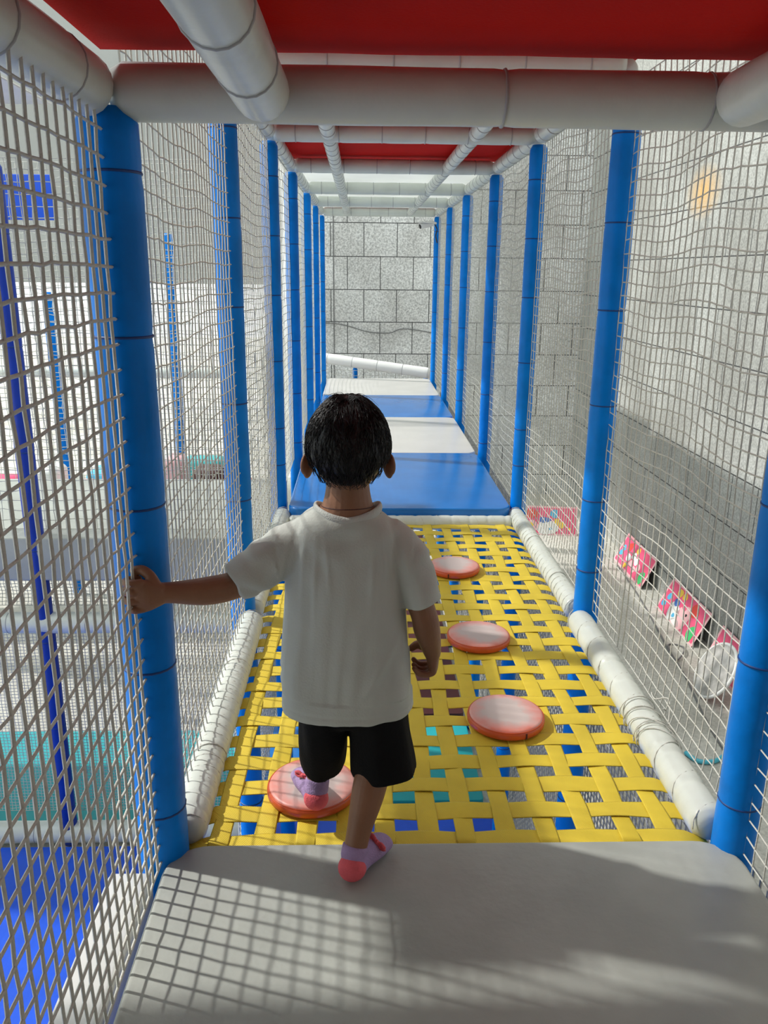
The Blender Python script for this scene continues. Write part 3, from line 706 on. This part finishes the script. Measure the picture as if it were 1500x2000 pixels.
for k in range(46):                                                     # wisps lifting off the crown
    sx = -1 if k % 2 else 1
    x0 = HC.x+(-0.004 if sx < 0 else 0.004)+rng.uniform(-0.006, 0.006); y0 = HC.y-0.02+rng.uniform(-0.02, 0.02); z0 = HC.z+HR.z+0.006
    l = rng.uniform(0.016, 0.042); hh = rng.uniform(0.003, 0.010)
    P = [(x0, y0, z0), (x0+sx*l*.35, y0-.004, z0+hh), (x0+sx*l*.75, y0-.010, z0+hh*.7), (x0+sx*l*1.15, y0-.016, z0-hh*.6-0.004)]
    A.tube(spline(P, 3), np.linspace(0.0007, 0.0002, 10), 3, None, False)
A.obj('loose_strands', MB['hair'], hair)
# fine neck cord
P = []
for k in range(33):
    t = 2*PI*k/32; P.append((-.2165+.0485*math.cos(t), 1.438+.0455*math.sin(t), .7425-.004*math.sin(t)+(-.010 if math.sin(t) > 0 else 0)*math.sin(t)))
o = wire('neck_cord', P, 0.0009, MB['maroon'], kid, 5); o.location = KL

# ------------------------------------------------------------------ security camera on the far right post
r_ = empty('security_camera', (0.555, 8.76, 1.60)); tag(r_, 'small white bullet security camera at the top of the farthest right post', 'camera')
wire('bracket', spline([(0.02, 0, 0.03), (-0.01, -0.03, 0.035), (-0.03, -0.05, 0.02)], 5), 0.012, MB['camwhite'], r_)
wire('housing', [(-0.015, -0.045, 0.03), (-0.02, -0.048, 0.029), (-0.145, -0.10, -0.005), (-0.15, -0.103, -0.007)], [0.024, 0.029, 0.029, 0.026], MB['camwhite'], r_, 16)
wire('lens', [(-0.148, -0.102, -0.006), (-0.153, -0.104, -0.0075)], [0.024, 0.022], MB['black'], r_, 16)
box('sunshade', -0.16, -0.02, -0.13, -0.02, 0.028, 0.033, MB['camwhite'], r_)
wire('tail_cable', spline([(0.01, 0.0, 0.02), (0.03, -0.03, -0.03), (0.02, -0.02, -0.09), (0.035, -0.03, -0.16)], 6), 0.006, MB['black'], r_)
# low railing past the far mat
padded('railing_bar', (-1.0, 9.75, 0.215), (0.60, 9.3, 0.045), 0.062, MB['paintwhite'], MB['wtie'], 'sloping white padded railing bar past the far white mat', 'railing', None, step=0.3)
padded('railing_post', (-0.255, 9.56, -1.94), (-0.255, 9.56, 0.075), 0.028, MB['blue'], MB['tie'], 'short blue post under the sloping white railing bar', 'post', None, step=0.4)
padded('railing_post', (0.56, 9.40, -1.94), (0.56, 9.40, -0.01), 0.028, MB['blue'], MB['tie'], 'short blue post at the lower right end of the sloping railing', 'post', None, step=0.4)
net('safety_net', (-0.95, 9.70, -0.75), (0.963, -0.27, 0), (0, 0, 1), (0.27, 0.963, 0), 1.55, 0.80, 0.05, 0.0028, 'white cord net under the sloping railing bar at the far end', seed=77, sides=3, wave=0.01)
# cable strung on the end wall
o = wire('wall_cable', spline([(-1.1, 11.385, .48), (-.5, 11.385, .46), (-.1, 11.385, .36), (.2, 11.385, .345), (.45, 11.385, .40), (1.2, 11.385, .28)], 8), 0.006, MB['cable'])
tag(o, 'thin dark cable sagging across the granite end wall', 'cable')

# ------------------------------------------------------------------ pink boards leaning on the side wall
def board(y0, y1, x_b, top_x, h, label, blobs, rz=None, origin=None):
    """thin painted board; local frame: u along its width (towards the camera), v up its face"""
    W = abs(y1-y0); root = empty('leaning_board', (x_b, y0, G+0.002))
    lean = math.atan2(top_x-x_b, h)
    L_ = h/math.cos(lean)
    ang = 0 if rz is None else rz
    Rm = Matrix.Rotation(ang, 4, 'Z')
    U = Vector((0, -1, 0)); V = Vector((math.sin(lean), 0, math.cos(lean))); Nn = U.cross(V)   # faces -X, up
    if Nn.x > 0: Nn = -Nn
    def place(u, v, n): return tuple(Rm.to_3x3() @ (U*u+V*v+Nn*n))
    def slab(name, outline, n0, n1, m, parent):
        bm = bmesh.new(); a_ = [bm.verts.new(place(u, v, n0)) for u, v in outline]; b_ = [bm.verts.new(place(u, v, n1)) for u, v in outline]
        bm.faces.new(a_[::-1]); bm.faces.new(b_)
        for i in range(len(a_)): j = (i+1) % len(a_); bm.faces.new((a_[i], a_[j], b_[j], b_[i]))
        return from_bm(name, bm, m, parent, smooth=False)
    slab('back_panel', [(0, 0), (W, 0), (W, L_), (0, L_)], -0.012, -0.001, MB['dark'], root)
    slab('painted_face', [(0, 0), (W, 0), (W, L_), (0, L_)], -0.001, 0.002, MB['palepink'], root)
    slab('pink_field', [(W*.03, L_*.06), (W*.97, L_*.06), (W*.97, L_*.94), (W*.03, L_*.94)], 0.002, 0.0035, MB['pink'], root)
    for (u, v, ru, rv, m, n) in blobs:
        rg = random.Random(int(u*1000+v*77)); ol = []
        for k in range(16):
            t = 2*PI*k/16; q = 1+0.10*math.sin(3*t+u*20); ol.append((min(max(W*u+W*ru*q*math.cos(t), 0.005), W-.005), min(max(L_*v+L_*rv*q*math.sin(t), 0.005), L_-.005)))
        slab('painted_patch', ol, 0.0035+0.0006*n, 0.0043+0.0006*n, MB[m], root)
    tag(root, label, 'painted board', 'pink painted boards against the granite wall')
    return root
board(7.22, 6.34, 2.68, 2.83, 0.31, 'pink board with white and pale pink shapes, yellow marks above, second from the camera', [
    (.10, .28, .05, .10, 'paintblue', 1), (.14, .52, .04, .10, 'paintblue', 1), (.30, .80, .06, .12, 'paintyellow', 1), (.42, .82, .05, .10, 'paintyellow', 1),
    (.36, .30, .12, .26, 'paintwhite', 1), (.34, .55, .06, .10, 'paintnavy', 2), (.58, .38, .13, .34, 'palepink', 1), (.52, .62, .05, .10, 'pink', 2), (.72, .72, .09, .18, 'paintred', 1),
    (.86, .22, .07, .22, 'paintgreen', 1), (.40, .22, .03, .06, 'paintblue', 3), (.62, .48, .02, .04, 'black', 3), (.50, .12, .10, .09, 'paintwhite', 1)])
board(8.60, 7.68, 2.68, 2.83, 0.31, 'pink board crowded with pale patches and a yellow square, third from the camera', [
    (.12, .55, .05, .10, 'paintblue', 1), (.10, .36, .05, .09, 'paintblue', 1), (.26, .72, .06, .14, 'paintred', 1), (.50, .80, .05, .10, 'paintyellow', 1),
    (.35, .42, .07, .12, 'paintwhite', 1), (.47, .58, .06, .12, 'paintwhite', 1), (.58, .50, .06, .12, 'paintwhite', 1), (.48, .34, .07, .10, 'palepink', 1), (.60, .26, .06, .10, 'palepink', 1),
    (.70, .40, .05, .12, 'palepink', 1), (.36, .16, .04, .10, 'paintyellow', 1), (.88, .26, .07, .20, 'paintgreen', 1)])
board(6.12, 5.20, 2.70, 2.83, 0.31, 'pink board half covered by a round grey disc, nearest the camera', [
    (.10, .52, .03, .07, 'paintgreen', 1), (.22, .40, .05, .16, 'paintgreen', 1), (.25, .22, .05, .08, 'paintgreen', 1), (.6, .5, .2, .3, 'palepink', 1)])
board(0, 0.62, 1.92, 2.06, 0.33, 'pink board facing the corridor with a blue cap shape over white, farthest from the camera', [
    (.10, .72, .13, .16, 'paintred', 1), (.55, .74, .08, .15, 'paintblue', 1), (.36, .52, .12, .10, 'paintnavy', 3), (.42, .26, .20, .26, 'paintwhite', 2), (.12, .30, .12, .20, 'palepink', 1),
    (.10, .34, .04, .08, 'paintyellow', 2), (.60, .46, .05, .12, 'paintyellow', 3), (.70, .36, .06, .12, 'paintyellow', 3), (.84, .22, .03, .05, 'paintyellow', 3), (.48, .22, .03, .05, 'paintblue', 4)], rz=PI/2-0.12).location = (1.86, 9.50, G+0.002)
bpy.context.view_layer.update()
# round marbled disc
bm = bmesh.new(); v = bmesh.ops.create_cone(bm, cap_ends=True, segments=48, radius1=0.22, radius2=0.21, depth=0.03)['verts']
r_ = empty('round_board', (2.52, 5.52, G+0.21)); o = from_bm('disc_face', bm, MB['greyboard'], r_, smooth=False); o.rotation_euler = (0, -PI/2+0.5, 0)
A = Acc(); A.tube([(0.22*math.cos(2*PI*k/48), 0.22*math.sin(2*PI*k/48), 0.0) for k in range(49)], 0.014, 8, (0, 0, 1), False); o2 = A.obj('rim', MB['paintwhite'], r_); o2.rotation_euler = (0, -PI/2+0.5, 0)
tag(r_, 'round grey marbled disc with a white rim leaning on the nearest pink board', 'disc')
# ground hose and cable
hz = G+0.016
o = wire('hose', spline([(2.00, 4.72, hz), (2.05, 4.62, hz), (2.16, 4.62, hz), (2.28, 4.70, hz), (2.40, 4.70, hz), (2.46, 4.3, hz), (2.2, 3.6, hz), (2.02, 3.45, hz), (1.85, 2.9, hz), (2.2, 2.2, hz)], 8), 0.015, MB['hose'])
tag(o, 'turquoise hose lying on the ground outside the right net', 'hose')
o = wire('ground_cable', spline([(2.66, 8.4, G+.008), (2.60, 7.5, G+.008), (2.50, 6.6, G+.008), (2.44, 6.1, G+.008), (2.56, 6.2, G+.03), (2.60, 6.35, G+.008), (2.48, 6.35, G+.008), (2.42, 5.8, G+.008), (2.30, 5.0, G+.008), (2.25, 4.2, G+.008)], 8), 0.007, MB['cable'])
tag(o, 'thin dark cable along the ground below the pink boards', 'cable')

# ------------------------------------------------------------------ lower level under and left of the corridor
def lmat(x0, x1, y0, y1, m, label, z=G, h=0.04):
    o = pad_slab('ground_mat', x0, x1, y0, y1, z+0.001, z+h, 0.03, MB[m], edge=0.006); tag(o, label, 'mat', 'mats on the lower level')
lmat(-0.95, 0.68, 1.0, 4.15, 'bluefloor', 'cobalt blue mat on the ground below the woven floor')
lmat(-0.30, 0.56, 4.2, 5.15, 'teal', 'teal mat on the ground below, seen through the strap gaps')
lmat(-0.95, -0.34, 4.2, 5.15, 'bluemat', 'deep blue mat on the ground beside the teal one')
lmat(-0.55, 0.56, 5.2, 9.4, 'maroon', 'dark maroon mat on the ground far below the woven floor')
lmat(-3.9, -0.99, -0.5, 3.82, 'bluefloor', 'cobalt blue mat filling the lower level left of the corridor')
lmat(-3.9, -0.99, 4.02, 5.0, 'teal', 'teal mat on the lower level left, behind the white beam')
# lower nets at the right side of the structure
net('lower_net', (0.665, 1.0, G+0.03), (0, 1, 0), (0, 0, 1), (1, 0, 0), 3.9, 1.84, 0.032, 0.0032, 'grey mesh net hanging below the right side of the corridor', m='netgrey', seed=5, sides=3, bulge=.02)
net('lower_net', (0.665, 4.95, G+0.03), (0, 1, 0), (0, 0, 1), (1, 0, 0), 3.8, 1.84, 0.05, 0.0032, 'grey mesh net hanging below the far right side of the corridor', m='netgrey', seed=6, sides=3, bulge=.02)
net('lower_net', (-0.665, 2.7, -1.25), (0, 1, 0), (0, 0, 1), (-1, 0, 0), 2.3, 1.15, 0.03, 0.0026, 'white mesh net hanging below the left side of the corridor', seed=7, sides=3, bulge=.02)
# neighbouring structure on the left
LG = 'blue padded posts of the neighbouring structure'
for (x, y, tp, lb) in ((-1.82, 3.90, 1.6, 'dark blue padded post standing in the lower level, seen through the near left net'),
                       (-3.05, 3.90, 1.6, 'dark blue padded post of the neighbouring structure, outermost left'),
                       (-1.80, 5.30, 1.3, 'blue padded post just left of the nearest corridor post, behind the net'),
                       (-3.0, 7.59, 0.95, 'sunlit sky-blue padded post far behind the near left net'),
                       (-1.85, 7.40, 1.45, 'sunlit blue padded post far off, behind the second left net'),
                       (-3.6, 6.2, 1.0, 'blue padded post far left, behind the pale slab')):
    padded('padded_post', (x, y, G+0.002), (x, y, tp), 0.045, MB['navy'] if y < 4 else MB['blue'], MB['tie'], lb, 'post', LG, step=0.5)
padded('padded_beam', (-4.2, 3.90, -1.875), (-0.70, 3.90, -1.875), 0.06, MB['white'], MB['wtie'], 'white padded beam at the foot of the lower level, between blue and teal mats', 'beam', None, step=0.4)
padded('padded_beam', (-4.2, 3.90, -0.60), (-0.66, 3.90, -0.60), 0.055, MB['white'], MB['wtie'], 'white padded beam crossing at mid height below the pale slab', 'beam', None, step=0.4)
o = pad_slab('platform_slab', -4.2, -0.66, 3.86, 5.05, -0.355, -0.125, 0.03, MB['pad']); tag(o, 'thick pale platform slab left of the corridor, behind the near net', 'platform')
net('fine_net', (-4.1, 3.99, -1.80), (1, 0, 0), (0, 0, 1), (0, 1, 0), 3.4, 1.15, 0.019, 0.0019, 'fine white net between the two lower white beams', seed=21, sides=3)
net('fine_net', (-4.1, 3.99, -0.54), (1, 0, 0), (0, 0, 1), (0, 1, 0), 3.4, 0.18, 0.019, 0.0019, 'fine white net strip under the pale slab', seed=22, sides=3)
net('safety_net', (-4.1, 3.99, -0.12), (1, 0, 0), (0, 0, 1), (0, 1, 0), 3.4, 1.75, 0.052, 0.0024, 'white cord net standing on the pale slab', seed=23, sides=3, jit=.003)
net('safety_net', (-4.6, 6.5, -1.0), (1, 0, 0), (0, 0, 1), (0, 1, 0), 3.8, 2.9, 0.055, 0.0030, 'white cord net far behind the pale slab', seed=24, sides=3, jit=.006)
padded('padded_beam', (-4.6, 6.4, -0.55), (-0.9, 6.4, -0.55), 0.06, MB['white'], MB['wtie'], 'white padded beam far behind the pale slab', 'beam', None, step=0.4)
padded('padded_beam', (-5.6, 7.9, 0.2), (-1.5, 7.9, 0.2), 0.05, MB['white'], MB['wtie'], 'white padded beam far back at about floor height, left side', 'beam', None, step=0.4)
o = box('building', -18, -1.6, 12.6, 13.2, 0.95, 6.5, MB['concrete']); tag(o, 'pale grey building front beyond the playground, far left', 'building')
o = box('blue_panel', -2.95, -2.22, 5.75, 5.8, 1.46, 1.74, MB['bluefloor'], bevel=.006); tag(o, 'blue panel high up on the far left behind the net', 'panel')
o = pad_slab('platform_slab', -4.6, -1.15, 6.75, 7.5, -1.06, -0.95, 0.03, MB['pad']); tag(o, 'thin grey platform slab further back, seen just above the near slab', 'platform')
for (x, y, z, sx, sy, sz, m, lb) in ((-3.42, 7.1, -0.95, .34, .34, .32, 'pink', 'pink soft block on the back platform at the far left'),
        (-2.98, 7.2, -0.95, .22, .3, .40, 'paintwhite', 'white soft block on the back platform beside the pink one'),
        (-2.66, 7.1, -0.95, .20, .3, .28, 'palepink', 'pale pink soft block on the back platform'),
        (-2.40, 7.2, -0.95, .20, .3, .44, 'paintred', 'red soft block on the back platform'),
        (-2.12, 7.1, -0.95, .22, .3, .24, 'paintnavy', 'denim blue soft block on the back platform'),
        (-1.86, 7.2, -0.95, .18, .3, .50, 'palepink', 'tall pale pink soft block on the back platform behind the nearest post'),
        (-1.55, 7.1, -0.95, .26, .3, .42, 'maroon', 'maroon soft block on the back platform, seen through the second left net'),
        (-1.28, 7.2, -0.95, .18, .3, .30, 'paintred', 'red soft block at the right end of the back platform'),
        (-3.2, 9.8, G, .6, .5, .75, 'paintblue', 'sky-blue soft block on the ground far behind the platforms'),
        (-2.2, 10.2, G, .5, .4, .8, 'teal', 'teal soft block on the ground far behind the platforms')):
    bm = bmesh.new(); box_bm(bm, -sx/2, sx/2, -sy/2, sy/2, 0, sz); bmesh.ops.bevel(bm, geom=bm.edges[:], offset=0.06, segments=4, profile=.5, affect='EDGES')
    o = from_bm('soft_block', bm, MB[m]); o.location = (x, y, z+0.001); tag(o, lb, 'soft block', 'soft play blocks beyond the nets')
